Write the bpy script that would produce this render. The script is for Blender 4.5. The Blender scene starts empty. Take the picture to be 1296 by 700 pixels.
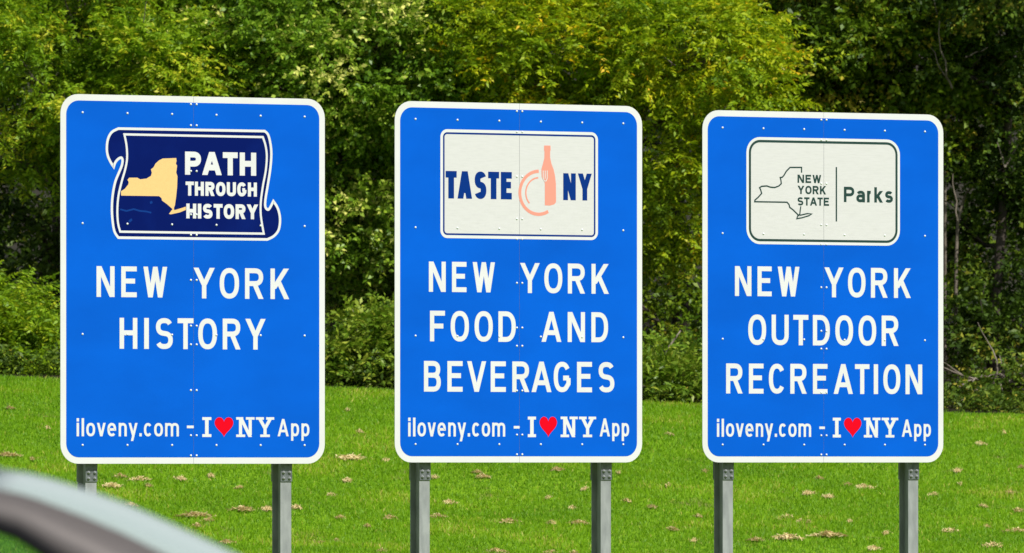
import bpy, bmesh, math, random
import numpy as np
from mathutils import Vector, Matrix
random.seed(4); RNG = np.random.default_rng(11)
S = bpy.context.scene
COL = S.collection
# ------------------------------------------------------------------ camera
FPX, CX, HY = 12000.0, 648.0, 585.0          # focal length and horizon in photo pixels (1296 wide)
CAM_Z = 1.55
cd = bpy.data.cameras.new('camera'); cam = bpy.data.objects.new('camera', cd); COL.objects.link(cam)
cam.location = (0, 0, CAM_Z); cam.rotation_euler = (math.radians(90), 0, 0)
cd.sensor_width = 36; cd.lens = 36*FPX/1296; cd.shift_y = (HY-350)/1296.0
cd.clip_start = 0.5; cd.clip_end = 3000
cd.dof.use_dof = True; cd.dof.focus_distance = 80.5; cd.dof.aperture_fstop = 7.8
S.camera = cam
# ------------------------------------------------------------------ light
SUN_EL, SUN_AZ = math.radians(40), math.radians(138)      # azimuth clockwise from +Y
W = bpy.data.worlds.new('World'); S.world = W; W.use_nodes = True
nt = W.node_tree; nt.nodes.clear()
sky = nt.nodes.new('ShaderNodeTexSky'); sky.sky_type = 'NISHITA'; sky.sun_disc = False
sky.sun_elevation = SUN_EL; sky.sun_rotation = SUN_AZ
bg = nt.nodes.new('ShaderNodeBackground'); bg.inputs[1].default_value = 0.088
wo = nt.nodes.new('ShaderNodeOutputWorld')
tcw = nt.nodes.new('ShaderNodeTexCoord'); mpw = nt.nodes.new('ShaderNodeMapping'); mpw.inputs['Scale'].default_value = (1, 1, 3)
nzw = nt.nodes.new('ShaderNodeTexNoise'); nzw.inputs['Scale'].default_value = 2.2; nzw.inputs['Detail'].default_value = 7
mrw = nt.nodes.new('ShaderNodeMapRange'); mrw.inputs[1].default_value = .38; mrw.inputs[2].default_value = .60
mxw = nt.nodes.new('ShaderNodeMix'); mxw.data_type = 'RGBA'; mxw.inputs[7].default_value = (8.2, 8.6, 9.0, 1)
nt.links.new(tcw.outputs['Generated'], mpw.inputs[0]); nt.links.new(mpw.outputs[0], nzw.inputs['Vector'])
nt.links.new(nzw.outputs['Fac'], mrw.inputs[0]); nt.links.new(mrw.outputs[0], mxw.inputs[0])
nt.links.new(sky.outputs[0], mxw.inputs[6]); nt.links.new(mxw.outputs[2], bg.inputs[0]); nt.links.new(bg.outputs[0], wo.inputs[0])
sd = bpy.data.lights.new('sun', 'SUN'); sd.energy = 5.0; sd.angle = math.radians(0.5); sd.color = (1, .965, .91)
sun = bpy.data.objects.new('sun', sd); COL.objects.link(sun)
sv = Vector((math.sin(SUN_AZ)*math.cos(SUN_EL), math.cos(SUN_AZ)*math.cos(SUN_EL), math.sin(SUN_EL)))
sun.rotation_euler = sv.to_track_quat('Z', 'Y').to_euler(); sun.location = (20, 20, 40)
S.view_settings.view_transform = 'Standard'; S.view_settings.look = 'None'
S.view_settings.exposure = 0.22; S.view_settings.gamma = 1
S.cycles.transparent_max_bounces = 12

# ------------------------------------------------------------------ materials
def mat(name, col, rough=.5, metal=0.0, spec=.5, noise=None, bump=None):
    m = bpy.data.materials.new(name); m.use_nodes = True; n = m.node_tree
    p = n.nodes['Principled BSDF']
    p.inputs['Base Color'].default_value = (*col, 1); p.inputs['Roughness'].default_value = rough
    p.inputs['Metallic'].default_value = metal; p.inputs['Specular IOR Level'].default_value = spec
    tc = n.nodes.new('ShaderNodeTexCoord')
    if noise:                                   # (scale, second colour, lo, hi, stretch)
        sc, c2, lo, hi, st = noise
        mp = n.nodes.new('ShaderNodeMapping'); mp.inputs['Scale'].default_value = st
        nz = n.nodes.new('ShaderNodeTexNoise'); nz.inputs['Scale'].default_value = sc; nz.inputs['Detail'].default_value = 5
        cr = n.nodes.new('ShaderNodeMapRange'); cr.inputs[1].default_value = lo; cr.inputs[2].default_value = hi
        mx = n.nodes.new('ShaderNodeMix'); mx.data_type = 'RGBA'
        mx.inputs[6].default_value = (*col, 1); mx.inputs[7].default_value = (*c2, 1)
        n.links.new(tc.outputs['Object'], mp.inputs[0]); n.links.new(mp.outputs[0], nz.inputs['Vector'])
        n.links.new(nz.outputs['Fac'], cr.inputs[0]); n.links.new(cr.outputs[0], mx.inputs[0])
        n.links.new(mx.outputs[2], p.inputs['Base Color'])
    if bump:
        nz2 = n.nodes.new('ShaderNodeTexNoise'); nz2.inputs['Scale'].default_value = bump[0]
        b = n.nodes.new('ShaderNodeBump'); b.inputs['Strength'].default_value = bump[1]; b.inputs['Distance'].default_value = bump[2]
        n.links.new(tc.outputs['Object'], nz2.inputs['Vector']); n.links.new(nz2.outputs['Fac'], b.inputs['Height'])
        n.links.new(b.outputs[0], p.inputs['Normal'])
    return m

def leafmat(name, stops, trans=.35, rough=.45, spec=.4):
    """colour by the per-leaf attribute var, plus translucency"""
    m = bpy.data.materials.new(name); m.use_nodes = True; n = m.node_tree
    p = n.nodes['Principled BSDF']; out = n.nodes['Material Output']
    a = n.nodes.new('ShaderNodeAttribute'); a.attribute_name = 'var'
    r = n.nodes.new('ShaderNodeValToRGB'); e = r.color_ramp.elements
    while len(e) < len(stops): e.new(.5)
    for i, (pos, c) in enumerate(stops): e[i].position = pos; e[i].color = (*c, 1)
    n.links.new(a.outputs['Fac'], r.inputs[0]); n.links.new(r.outputs[0], p.inputs['Base Color'])
    p.inputs['Roughness'].default_value = rough; p.inputs['Specular IOR Level'].default_value = spec
    t = n.nodes.new('ShaderNodeBsdfTranslucent'); mx = n.nodes.new('ShaderNodeMixShader')
    mx.inputs[0].default_value = trans
    n.links.new(r.outputs[0], t.inputs[0]); n.links.new(p.outputs[0], mx.inputs[1]); n.links.new(t.outputs[0], mx.inputs[2])
    n.links.new(mx.outputs[0], out.inputs['Surface'])
    return m

def glassmat(name, tint, rough=.02):
    m = bpy.data.materials.new(name); m.use_nodes = True; n = m.node_tree; n.nodes.clear()
    out = n.nodes.new('ShaderNodeOutputMaterial'); out.name = 'Material Output'; mx = n.nodes.new('ShaderNodeMixShader')
    tr = n.nodes.new('ShaderNodeBsdfTransparent'); tr.inputs[0].default_value = (*tint, 1)
    gl = n.nodes.new('ShaderNodeBsdfGlossy'); gl.inputs['Roughness'].default_value = rough
    fr = n.nodes.new('ShaderNodeFresnel'); fr.inputs[0].default_value = 1.5
    n.links.new(fr.outputs[0], mx.inputs[0]); n.links.new(tr.outputs[0], mx.inputs[1]); n.links.new(gl.outputs[0], mx.inputs[2])
    n.links.new(mx.outputs[0], out.inputs[0])
    return m

M = {}
M['blue'] = mat('sign_blue', (.0012, .080, .465), .6, 0, .02, (1.1, (.0012, .066, .39), .35, .75, (1, 1, 2)), (2.2, .12, .02))
M['white'] = mat('sign_white', (.50, .50, .515), .5, 0, .2, (3, (.47, .47, .48), .45, .75, (1, 1, 1)))
M['plate'] = mat('plate_white', (.455, .45, .455), .5, 0, .1, (14, (.42, .415, .42), .45, .8, (.6, 1, 6)), (9, .25, .01))
M['navy'] = mat('navy_print', (.001, .006, .078), .6, 0, .02, (3, (.0015, .009, .10), .5, .8, (1, 1, 1)))
M['navy_text'] = mat('navy_text', (.002, .022, .15), .6, 0, .02)
M['tan'] = mat('tan_print', (.57, .385, .165), .55, 0, .05, (40, (.55, .365, .155), .45, .7, (1, 1, 1)))
M['salmon'] = mat('salmon_print', (.56, .22, .17), .6, 0, .05)
M['forest'] = mat('dark_green_print', (.012, .036, .032), .6, 0, .1)
M['red'] = mat('red_print', (.53, .001, .010), .6, 0, .03)
M['steel'] = mat('galvanised_steel', (.255, .268, .268), .6, .2, .3, (14, (.165, .175, .18), .35, .7, (1, 1, .35)), (60, .15, .003))
M['darksteel'] = mat('dark_grey_steel', (.12, .135, .135), .5, .4, .5, (30, (.06, .07, .07), .4, .7, (1, 1, 1)))  # darker mottled grey steel for the hinge plates
M['bolt'] = mat('bolt_zinc', (.66, .69, .70), .35, .25)
M['alu'] = mat('aluminium', (.5, .5, .5), .45, .7)
M['bark'] = mat('bark_grey', (.20, .17, .135), .9, 0, .2, (9, (.08, .065, .05), .4, .65, (1, 1, .25)), (30, .6, .02))
M['bark_pale'] = mat('bark_pale', (.36, .31, .24), .9, 0, .2, (9, (.15, .125, .10), .42, .7, (1, 1, .3)), (30, .5, .02))
M['bark_dark'] = mat('bark_dark', (.075, .06, .048), .95, 0, .2, (9, (.035, .03, .025), .4, .65, (1, 1, .25)), (30, .6, .02))
M['asphalt'] = mat('asphalt', (.055, .054, .052), .9, 0, .3, (40, (.04, .04, .04), .4, .7, (1, 1, 1)), (200, .3, .004))
M['paint'] = mat('road_paint', (.75, .75, .72), .7)
M['carpaint'] = mat('car_paint_taupe_dim', (.112, .099, .094), .42, .3, .4)  # dimmer copy of the car paint, shade of its sides in the colour
M['roofpaint_lit'] = mat('car_roof_sky_lit', (.36, .40, .395), .30, .35, .5)  # lighter copy of the car paint, with the sky's reflection in its colour
M['rubber'] = mat('rubber_black', (.010, .010, .011), .9, 0, .1)
M['glass'] = glassmat('window_glass', (.72, .86, .80))
M['windscreen'] = glassmat('windscreen_glass', (.55, .68, .64), .12)
_n = M['windscreen'].node_tree; _o = _n.nodes['Material Output']; _src = _o.inputs[0].links[0].from_socket
_d = _n.nodes.new('ShaderNodeBsdfDiffuse'); _d.inputs[0].default_value = (.42, .49, .475, 1)      # sky glare on the glass, put in as a pale diffuse layer
_x = _n.nodes.new('ShaderNodeMixShader'); _x.inputs[0].default_value = .5
_n.links.new(_src, _x.inputs[1]); _n.links.new(_d.outputs[0], _x.inputs[2]); _n.links.new(_x.outputs[0], _o.inputs[0])
M['rim'] = mat('alloy', (.55, .55, .56), .3, .9)
M['lamp'] = mat('lamp_lens', (.7, .72, .75), .15)
M['redlamp'] = mat('red_lens', (.4, .01, .01), .2)
M['cloth'] = mat('seat_cloth', (.03, .03, .032), .9)

# ------------------------------------------------------------------ helpers
def tag(o, label=None, cat=None, group=None, kind=None):
    if label: o['label'] = label
    if cat: o['category'] = cat
    if group: o['group'] = group
    if kind: o['kind'] = kind
    return o
def empty(name, loc=(0, 0, 0), rz=0):
    o = bpy.data.objects.new(name, None); COL.objects.link(o)
    o.location = loc; o.rotation_euler = (0, 0, rz); o.empty_display_size = .3
    return o
def link(name, me, parent=None, m=None, smooth=False):
    if m is not None and not me.materials: me.materials.append(m)
    o = bpy.data.objects.new(name, me); COL.objects.link(o)
    if parent: o.parent = parent
    if smooth: me.polygons.foreach_set('use_smooth', [True]*len(me.polygons))
    return o
def pyobj(name, verts, faces, m, parent=None, smooth=False):
    me = bpy.data.meshes.new(name); me.from_pydata([tuple(v) for v in verts], [], [tuple(f) for f in faces]); me.update()
    return link(name, me, parent, m, smooth)

class MB:
    def __init__(s): s.v = []; s.f = []
    def box(s, x0, x1, y0, y1, z0, z1):
        b = len(s.v)
        s.v += [(x0,y0,z0),(x1,y0,z0),(x1,y1,z0),(x0,y1,z0),(x0,y0,z1),(x1,y0,z1),(x1,y1,z1),(x0,y1,z1)]
        s.f += [tuple(b+i for i in q) for q in ((0,3,2,1),(4,5,6,7),(0,1,5,4),(1,2,6,5),(2,3,7,6),(3,0,4,7))]
        return s
    def tube(s, pts, rad, k=6):
        pts = [Vector(p) for p in pts]; n = len(pts); b = len(s.v)
        for i, p in enumerate(pts):
            t = (pts[min(i+1, n-1)]-pts[max(i-1, 0)]).normalized()
            a = Vector((1, 0, 0)) if abs(t.x) < .8 else Vector((0, 1, 0))
            u = t.cross(a).normalized(); w = t.cross(u)
            for j in range(k):
                an = 2*math.pi*j/k
                s.v.append(tuple(p+(u*math.cos(an)+w*math.sin(an))*rad[i]))
        for i in range(n-1):
            for j in range(k):
                s.f.append((b+i*k+j, b+i*k+(j+1) % k, b+(i+1)*k+(j+1) % k, b+(i+1)*k+j))
        s.f.append(tuple(b+(n-1)*k+j for j in range(k))); s.f.append(tuple(b+j for j in reversed(range(k))))
        return s
    def lathe(s, prof, c, axis='y', k=10):       # prof: (offset along axis, radius)
        b = len(s.v)
        for (h, r) in prof:
            for j in range(k):
                a = 2*math.pi*j/k; ca, sa = math.cos(a)*r, math.sin(a)*r
                s.v.append((c[0]+ca, c[1]+h, c[2]+sa) if axis == 'y' else (c[0]+ca, c[1]+sa, c[2]+h))
        for i in range(len(prof)-1):
            for j in range(k): s.f.append((b+i*k+j, b+i*k+(j+1) % k, b+(i+1)*k+(j+1) % k, b+(i+1)*k+j))
        s.f.append(tuple(b+(len(prof)-1)*k+j for j in range(k))); s.f.append(tuple(b+j for j in range(k)))
        return s
    def prism(s, outline, y0, y1):               # outline in xz
        b = len(s.v); n = len(outline)
        s.v += [(x, y0, z) for x, z in outline]+[(x, y1, z) for x, z in outline]
        s.f.append(tuple(b+i for i in range(n))); s.f.append(tuple(b+n+i for i in reversed(range(n))))
        for i in range(n):
            j = (i+1) % n; s.f.append((b+i, b+n+i, b+n+j, b+j))
        return s
    def build(s, name, m, parent=None, smooth=False, bevel=0):
        o = pyobj(name, s.v, s.f, m, parent, smooth)
        bm = bmesh.new(); bm.from_mesh(o.data); bmesh.ops.recalc_face_normals(bm, faces=bm.faces); bm.to_mesh(o.data); bm.free()
        if bevel:
            md = o.modifiers.new('bevel', 'BEVEL'); md.width = bevel; md.segments = 2; md.limit_method = 'ANGLE'
        return o

# ------------------------------------------------------------------ terrain
def sm(a, b, x):
    t = np.clip((x-a)/(b-a), 0, 1); return t*t*(3-2*t)
PY = [-60, 42, 58, 66, 76, 82, 90, 95, 100, 106, 112, 140, 220, 400, 900]
PZ = [0, 0, -.55, -.72, -.72, -.52, .18, .66, 1.40, 2.295, 2.43, 4.6, 12, 34, 90]
def gz(x, y):
    x = np.asarray(x, float); y = np.asarray(y, float)
    z = np.interp(y, PY, PZ)
    z = z*.5+.25*(np.interp(y-1.5, PY, PZ)+np.interp(y+1.5, PY, PZ))
    z = z-sm(84, 106, y)*.040*np.clip(x, -40, 40)
    und = .035*np.sin(x*.9+y*.5)+.025*np.sin(x*2.1-y*1.3+1)+.02*np.sin(y*1.9+x*.3)
    return z+und*sm(44, 60, y)*(1-.6*sm(100, 104, y))
def ray(px, py, y):
    return Vector(((px-CX)/FPX*y, y, CAM_Z+(HY-py)/FPX*y))
def on_ground(px, py):
    ys = np.arange(84, 130, .05)
    x = (px-CX)/FPX*ys; z = CAM_Z+(HY-py)/FPX*ys
    g = gz(x, ys); i = int(np.argmax(g >= z))
    return float(x[i]), float(ys[i]), float(g[i])

xs = np.concatenate([[-600,-300,-150,-80,-40,-25], np.arange(-16, 16.01, .3), [25,40,80,150,300,600]])
ys = np.concatenate([[-200,-60,-20,0,20,36,40], np.arange(42, 125, .4), [130,140,160,190,220,300,400,600,900]])
X, Y = np.meshgrid(xs, ys); Z = gz(X, Y)
V = np.stack([X.ravel(), Y.ravel(), Z.ravel()], 1); nx = len(xs)
F = [(j*nx+i, j*nx+i+1, (j+1)*nx+i+1, (j+1)*nx+i) for j in range(len(ys)-1) for i in range(nx-1)]
gm = bpy.data.materials.new('turf'); gm.use_nodes = True; n = gm.node_tree; p = n.nodes['Principled BSDF']
p.inputs['Roughness'].default_value = .95; p.inputs['Specular IOR Level'].default_value = .1
tc = n.nodes.new('ShaderNodeTexCoord')
def nz(scale, detail=5):
    a = n.nodes.new('ShaderNodeTexNoise'); a.inputs['Scale'].default_value = scale; a.inputs['Detail'].default_value = detail
    n.links.new(tc.outputs['Object'], a.inputs['Vector']); return a
def mixc(fac, a, b):
    mx = n.nodes.new('ShaderNodeMix'); mx.data_type = 'RGBA'
    n.links.new(fac, mx.inputs[0])
    for k, c in ((6, a), (7, b)):
        if isinstance(c, tuple): mx.inputs[k].default_value = (*c, 1)
        else: n.links.new(c, mx.inputs[k])
    return mx.outputs[2]
def rng(fac, lo, hi):
    r = n.nodes.new('ShaderNodeMapRange'); r.inputs[1].default_value = lo; r.inputs[2].default_value = hi
    n.links.new(fac, r.inputs[0]); return r.outputs[0]
c1 = mixc(rng(nz(14).outputs['Fac'], .35, .65), (.115, .235, .007), (.175, .305, .010))
c2 = mixc(rng(nz(2.2).outputs['Fac'], .60, .72), c1, (.17, .16, .05))
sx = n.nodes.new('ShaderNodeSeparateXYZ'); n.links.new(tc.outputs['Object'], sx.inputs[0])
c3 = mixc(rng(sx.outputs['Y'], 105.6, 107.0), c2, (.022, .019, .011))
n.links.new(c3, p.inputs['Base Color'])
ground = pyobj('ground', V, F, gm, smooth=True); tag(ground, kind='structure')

# road the car drives on, in front of the lawn
rd = MB(); rd.v += [(-300,-8,.02),(300,-8,.02),(300,38,.02),(-300,38,.02)]; rd.f.append((0,1,2,3))
tag(rd.build('road', M['asphalt']), kind='structure')
rl = MB()
for y in (-5.5, 10.0, 18.0, 35.5):
    b = len(rl.v); rl.v += [(-300,y,.024),(300,y,.024),(300,y+.14,.024),(-300,y+.14,.024)]; rl.f.append((b,b+1,b+2,b+3))
for k in range(-20, 20):
    for y in (2.2, 28.6):
        b = len(rl.v); rl.v += [(k*12,y,.024),(k*12+3,y,.024),(k*12+3,y+.12,.024),(k*12,y+.12,.024)]; rl.f.append((b,b+1,b+2,b+3))
tag(rl.build('road_marking', M['paint']), kind='structure')

# ------------------------------------------------------------------ lettering as strokes
def se(cx, cy, rx, ry, a0, a1, n=14, e=2.35):
    o = []
    for i in range(n+1):
        a = math.radians(a0+(a1-a0)*i/n); c, s_ = math.cos(a), math.sin(a)
        o.append((cx+rx*math.copysign(abs(c)**(2/e), c), cy+ry*math.copysign(abs(s_)**(2/e), s_)))
    return o
# L = stroke (centre line, 0..1 inside the inset box), C = closed stroke, D = bar cut horizontally at its ends
G = {
 'A': (.74, [('D',0,0,.5,1),('D',1,0,.5,1),('L',[(.2,.27),(.8,.27)],0,0)]),
 'B': (.62, [('L',[(0,0),(0,1)],1,1),('L',[(0,1),(.55,1)]+se(.55,.77,.40,.23,90,-90,10)+[(0,.54)],0,0),('L',[(.3,.54),(.58,.54)]+se(.58,.27,.42,.27,90,-90,10)+[(0,0)],0,0)]),
 'C': (.62, [('L',se(.5,.5,.5,.5,35,325,24),0,0)]),
 'D': (.63, [('L',[(0,0),(0,1)],1,1),('L',[(0,1),(.40,1)]+se(.40,.5,.6,.5,90,-90,18)+[(0,0)],0,0)]),
 'E': (.56, [('L',[(0,0),(0,1)],1,1),('L',[(0,1),(1,1)],0,1),('L',[(0,.53),(.85,.53)],0,1),('L',[(0,0),(1,0)],0,1)]),
 'F': (.54, [('L',[(0,0),(0,1)],1,1),('L',[(0,1),(1,1)],0,1),('L',[(0,.5),(.85,.5)],0,1)]),
 'G': (.63, [('L',se(.5,.5,.5,.5,35,305,22)+[(1,.24),(1,.46)],0,0),('L',[(1.04,.46),(.58,.46)],0,0)]),
 'H': (.62, [('L',[(0,0),(0,1)],1,1),('L',[(1,0),(1,1)],1,1),('L',[(0,.52),(1,.52)],0,0)]),
 'I': (.0, [('L',[(.5,0),(.5,1)],1,1)]),
 'K': (.64, [('L',[(0,0),(0,1)],1,1),('D',.05,.30,.95,1),('D',1,0,.38,.62)]),
 'N': (.65, [('L',[(0,0),(0,1)],1,1),('L',[(1,0),(1,1)],1,1),('D',1,0,0,1)]),
 'O': (.66, [('C',se(.5,.5,.5,.5,0,360,40)[:-1])]),
 'P': (.6, [('L',[(0,0),(0,1)],1,1),('L',[(0,1),(.55,1)]+se(.55,.735,.45,.265,90,-90,12)+[(0,.47)],0,0)]),
 'R': (.63, [('L',[(0,0),(0,1)],1,1),('L',[(0,1),(.55,1)]+se(.55,.75,.43,.25,90,-90,12)+[(0,.5)],0,0),('D',1,0,.5,.52)]),
 'S': (.6, [('L',se(.5,.755,.48,.245,25,200,14)+se(.5,.755,.48,.245,212,262,4)+se(.5,.25,.5,.25,82,35,4)+se(.5,.25,.5,.25,20,-155,14),0,0)]),
 'T': (.56, [('L',[(.5,0),(.5,1)],1,0),('L',[(0,1),(1,1)],1,1)]),
 'U': (.63, [('L',[(0,1),(0,.3)]+se(.5,.3,.5,.3,180,360,18)+[(1,1)],1,1)]),
 'V': (.70, [('D',0,1,.5,0),('D',1,1,.5,0)]),
 'W': (.86, [('D',0,1,.25,0),('D',.5,1,.25,0),('D',.5,1,.75,0),('D',1,1,.75,0)]),
 'Y': (.72, [('D',0,1,.5,.42),('D',1,1,.5,.42),('L',[(.5,0),(.5,.44)],1,0)]),
 'a': (.50, [('L',[(1,0),(1,.42)]+se(.5,.45,.5,.25,10,150,10),1,0),('C',se(.48,.2,.48,.2,0,360,20)[:-1])]),
 'c': (.50, [('L',se(.5,.35,.5,.35,40,320,18),0,0)]),
 'e': (.54, [('L',[(0,.36),(1,.36)]+se(.5,.35,.5,.35,2,315,22),0,0)]),
 'i': (.0, [('L',[(.5,0),(.5,.70)],1,1),('L',[(.5,.96),(.5,1.0)],1,1)]),
 'k': (.50, [('L',[(0,0),(0,1)],1,1),('D',.05,.22,.95,.70),('D',1,0,.36,.42)]),
 'l': (.0, [('L',[(.5,0),(.5,1)],1,1)]),
 'm': (.86, [('L',[(0,0),(0,.7)],1,1),('L',[(0,.45)]+se(.25,.48,.25,.22,170,0,12)+[(.5,0)],0,1),('L',[(.5,.45)]+se(.75,.48,.25,.22,170,0,12)+[(1,0)],0,1)]),
 'n': (.50, [('L',[(0,0),(0,.7)],1,1),('L',[(0,.42)]+se(.5,.46,.5,.24,170,0,14)+[(1,0)],0,1)]),
 'o': (.55, [('C',se(.5,.35,.5,.35,0,360,28)[:-1])]),
 'p': (.53, [('L',[(0,-.3),(0,.7)],1,1),('C',se(.5,.35,.5,.35,0,360,28)[:-1])]),
 'r': (.30, [('L',[(0,0),(0,.7)],1,1),('L',[(0,.42)]+se(.75,.42,.75,.28,170,80,8),0,0)]),
 's': (.46, [('L',se(.5,.53,.46,.17,25,200,10)+se(.5,.53,.46,.17,215,262,3)+se(.5,.175,.5,.175,80,35,3)+se(.5,.175,.5,.175,20,-155,10),0,0)]),
 'v': (.54, [('D',0,.7,.5,0),('D',1,.7,.5,0)]),
 'y': (.56, [('D',0,.7,.55,0),('D',1,.7,.35,-.3)]),
 '.': (.0, [('L',[(.5,0),(.5,.03)],1,1)]),
 '-': (.30, [('L',[(0,.40),(1,.40)],1,1)]),
 # slab serif letters
 'i_': (.34, [('L',[(.5,.05),(.5,.95)],0,0),('S',[(0,1),(1,1)]),('S',[(0,0),(1,0)])]),
 'n_': (.78, [('L',[(.2,.05),(.2,1)],0,0),('L',[(.8,0),(.8,.95)],0,0),('D',.8,0,.2,1),('S',[(0,1),(.3,1)]),('S',[(0,0),(.42,0)]),('S',[(.6,1),(1,1)])]),
 'y_': (.78, [('D',.12,1,.5,.42),('D',.88,1,.5,.42),('L',[(.5,.05),(.5,.44)],0,0),('S',[(0,1),(.36,1)]),('S',[(.64,1),(1,1)]),('S',[(.27,0),(.73,0)])]),
}
class Ink:
    """flat print on a sign face: points (u, v) in metres; each stroke lies a hair above the one before"""
    def __init__(s, depth): s.v = []; s.f = []; s.d = depth
    def quadstrip(s, L, R, closed=False):
        b = len(s.v); n_ = len(L)
        for a, c in zip(L, R): s.v += [(a[0], -s.d, a[1]), (c[0], -s.d, c[1])]
        for i in range(n_ if closed else n_-1):
            j = (i+1) % n_; s.f.append((b+2*i, b+2*i+1, b+2*j+1, b+2*j))
        s.d += .00003
    def stroke(s, pts, w, closed=False, c0=0, c1=0, wy=None):
        P = [Vector((p[0], p[1])) for p in pts]
        Q = [P[0]]
        for q in P[1:]:
            if (q-Q[-1]).length > 1e-5: Q.append(q)
        if closed and (Q[0]-Q[-1]).length < 1e-5: Q.pop()
        P = Q; n_ = len(P)
        if n_ < 2: return
        if not closed:
            if c0: P[0] = P[0]-(P[1]-P[0]).normalized()*w*.5*c0
            if c1: P[-1] = P[-1]+(P[-1]-P[-2]).normalized()*w*.5*c1
        L, R = [], []
        for i in range(n_):
            if closed: a, c = P[i]-P[i-1], P[(i+1) % n_]-P[i]
            else: a = P[i]-P[max(i-1, 0)] if i else P[1]-P[0]; c = P[i+1]-P[i] if i < n_-1 else P[i]-P[i-1]
            a.normalize(); c.normalize()
            na, nc = Vector((-a.y, a.x)), Vector((-c.y, c.x)); m_ = na+nc
            m_ = na if m_.length < .2 else m_.normalized(); k = 1/max(m_.dot(na), .45)
            L.append(P[i]+m_*w*.5*k); R.append(P[i]-m_*w*.5*k)
        s.quadstrip(L, R, closed)
    def poly(s, pts):
        b = len(s.v); s.v += [(p[0], -s.d, p[1]) for p in pts]; s.f.append(tuple(range(b, b+len(pts)))); s.d += .00003
    def glyph(s, ch, x, y, h, w, t):
        """outer box: left x, baseline y, cap height h, width w, stroke t (metres)"""
        X = lambda a: x+t/2+a*(w-t); Yc = lambda a: y+t/2+a*(h-t)
        for e in G[ch][1]:
            if e[0] == 'L': s.stroke([(X(a), Yc(b)) for a, b in e[1]], t, False, e[2], e[3])
            elif e[0] == 'C': s.stroke([(X(a), Yc(b)) for a, b in e[1]], t, True)
            elif e[0] == 'S': s.stroke([(X(a), Yc(b)+(t*.14 if b else -t*.14)) for a, b in e[1]], t*.72, False, 1, 1)
            else:
                _, x0, y0, x1, y1 = e
                yy = [Yc(b)+(t/2 if b in (1, .7) else (-t/2 if b in (0, -.3) else 0)) for b in (y0, y1)]
                xx = [X(x0), X(x1)]
                dx, dy = xx[1]-xx[0], yy[1]-yy[0]
                hw = .5*t*math.hypot(dx, dy)/abs(dy); hw = min(hw, t*.95)
                for k, b in enumerate((x0, x1)):      # keep outer corner in the box
                    if b == 0: xx[k] = x+hw
                    if b == 1: xx[k] = x+w-hw
                if ch in 'VvA' or ch == 'W': pass
                s.quadstrip([(xx[0]-hw, yy[0]), (xx[1]-hw, yy[1])], [(xx[0]+hw, yy[0]), (xx[1]+hw, yy[1])])
    def text(s, word, box, mt, par, t=.160, gap=.24):
        """box = (left, right, baseline, cap top) in sign metres"""
        x0, x1, y0, y1 = box; h = y1-y0; tt = t*h
        chars = word if isinstance(word, list) else list(word)
        ws = [max(G[c][0]*h, 0) for c in chars]; fixed = sum(tt*1.05 for w in ws if w == 0)
        g = gap*h
        adj = 0
        pairs = []
        for a, c in zip(chars, chars[1:]):
            k = 1.0
            if (a in 'TYFRVPy' and c in 'A') or (a == 'A' and c in 'TVYG'): k = .35
            elif a in 'TYVvy' or c in 'TYVvy' or a == 'K': k = .7
            elif a in 'OCo' or c in 'OCGoce': k = .85
            pairs.append(g*k)
        rest = (x1-x0)-fixed
        k = rest/(sum(ws)+sum(pairs))
        x = x0
        for i, c in enumerate(chars):
            w = ws[i]*k if ws[i] else tt*1.05
            g_ = Ink(s.d); g_.glyph(c, x, y0, h, w, tt if ws[i] else w); g_.build('letter', mt, par)
            x += w+(pairs[i]*k if i < len(pairs) else 0)
    def build(s, name, m, parent): return pyobj(name, s.v, s.f, m, parent)

def rrect(x0, x1, z0, z1, r, n=8):
    o = []
    for cx, cz, a in ((x1-r, z1-r, 0), (x0+r, z1-r, 90), (x0+r, z0+r, 180), (x1-r, z0+r, 270)):
        for i in range(n+1):
            t = math.radians(a+90*i/n); o.append((cx+r*math.cos(t), cz+r*math.sin(t)))
    return o
def clipx(poly, x, keep_left):
    out = []; n_ = len(poly)
    ins = lambda p: p[0] <= x if keep_left else p[0] >= x
    for i in range(n_):
        a, b = poly[i], poly[(i+1) % n_]
        if ins(a): out.append(a)
        if ins(a) != ins(b):
            t = (x-a[0])/(b[0]-a[0]); out.append((x, a[1]+t*(b[1]-a[1])))
    return out

# ------------------------------------------------------------------ signs
SW, SH = 2.44, 3.05
def bolt_mesh(name, r, h):
    b = MB().lathe([(0, r*1.25), (-h*.25, r*1.25), (-h*.3, r), (-h*.75, r*.85), (-h, r*.4)], (0, 0, 0), 'y', 8)
    o = b.build(name, M['bolt'], None, True); me = o.data; bpy.data.objects.remove(o); return me
BOLT = bolt_mesh('bolt', .0076, .008)
HEX = bolt_mesh('post_bolt', .012, .020); HEX.materials.clear(); HEX.materials.append(M['steel'])

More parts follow.
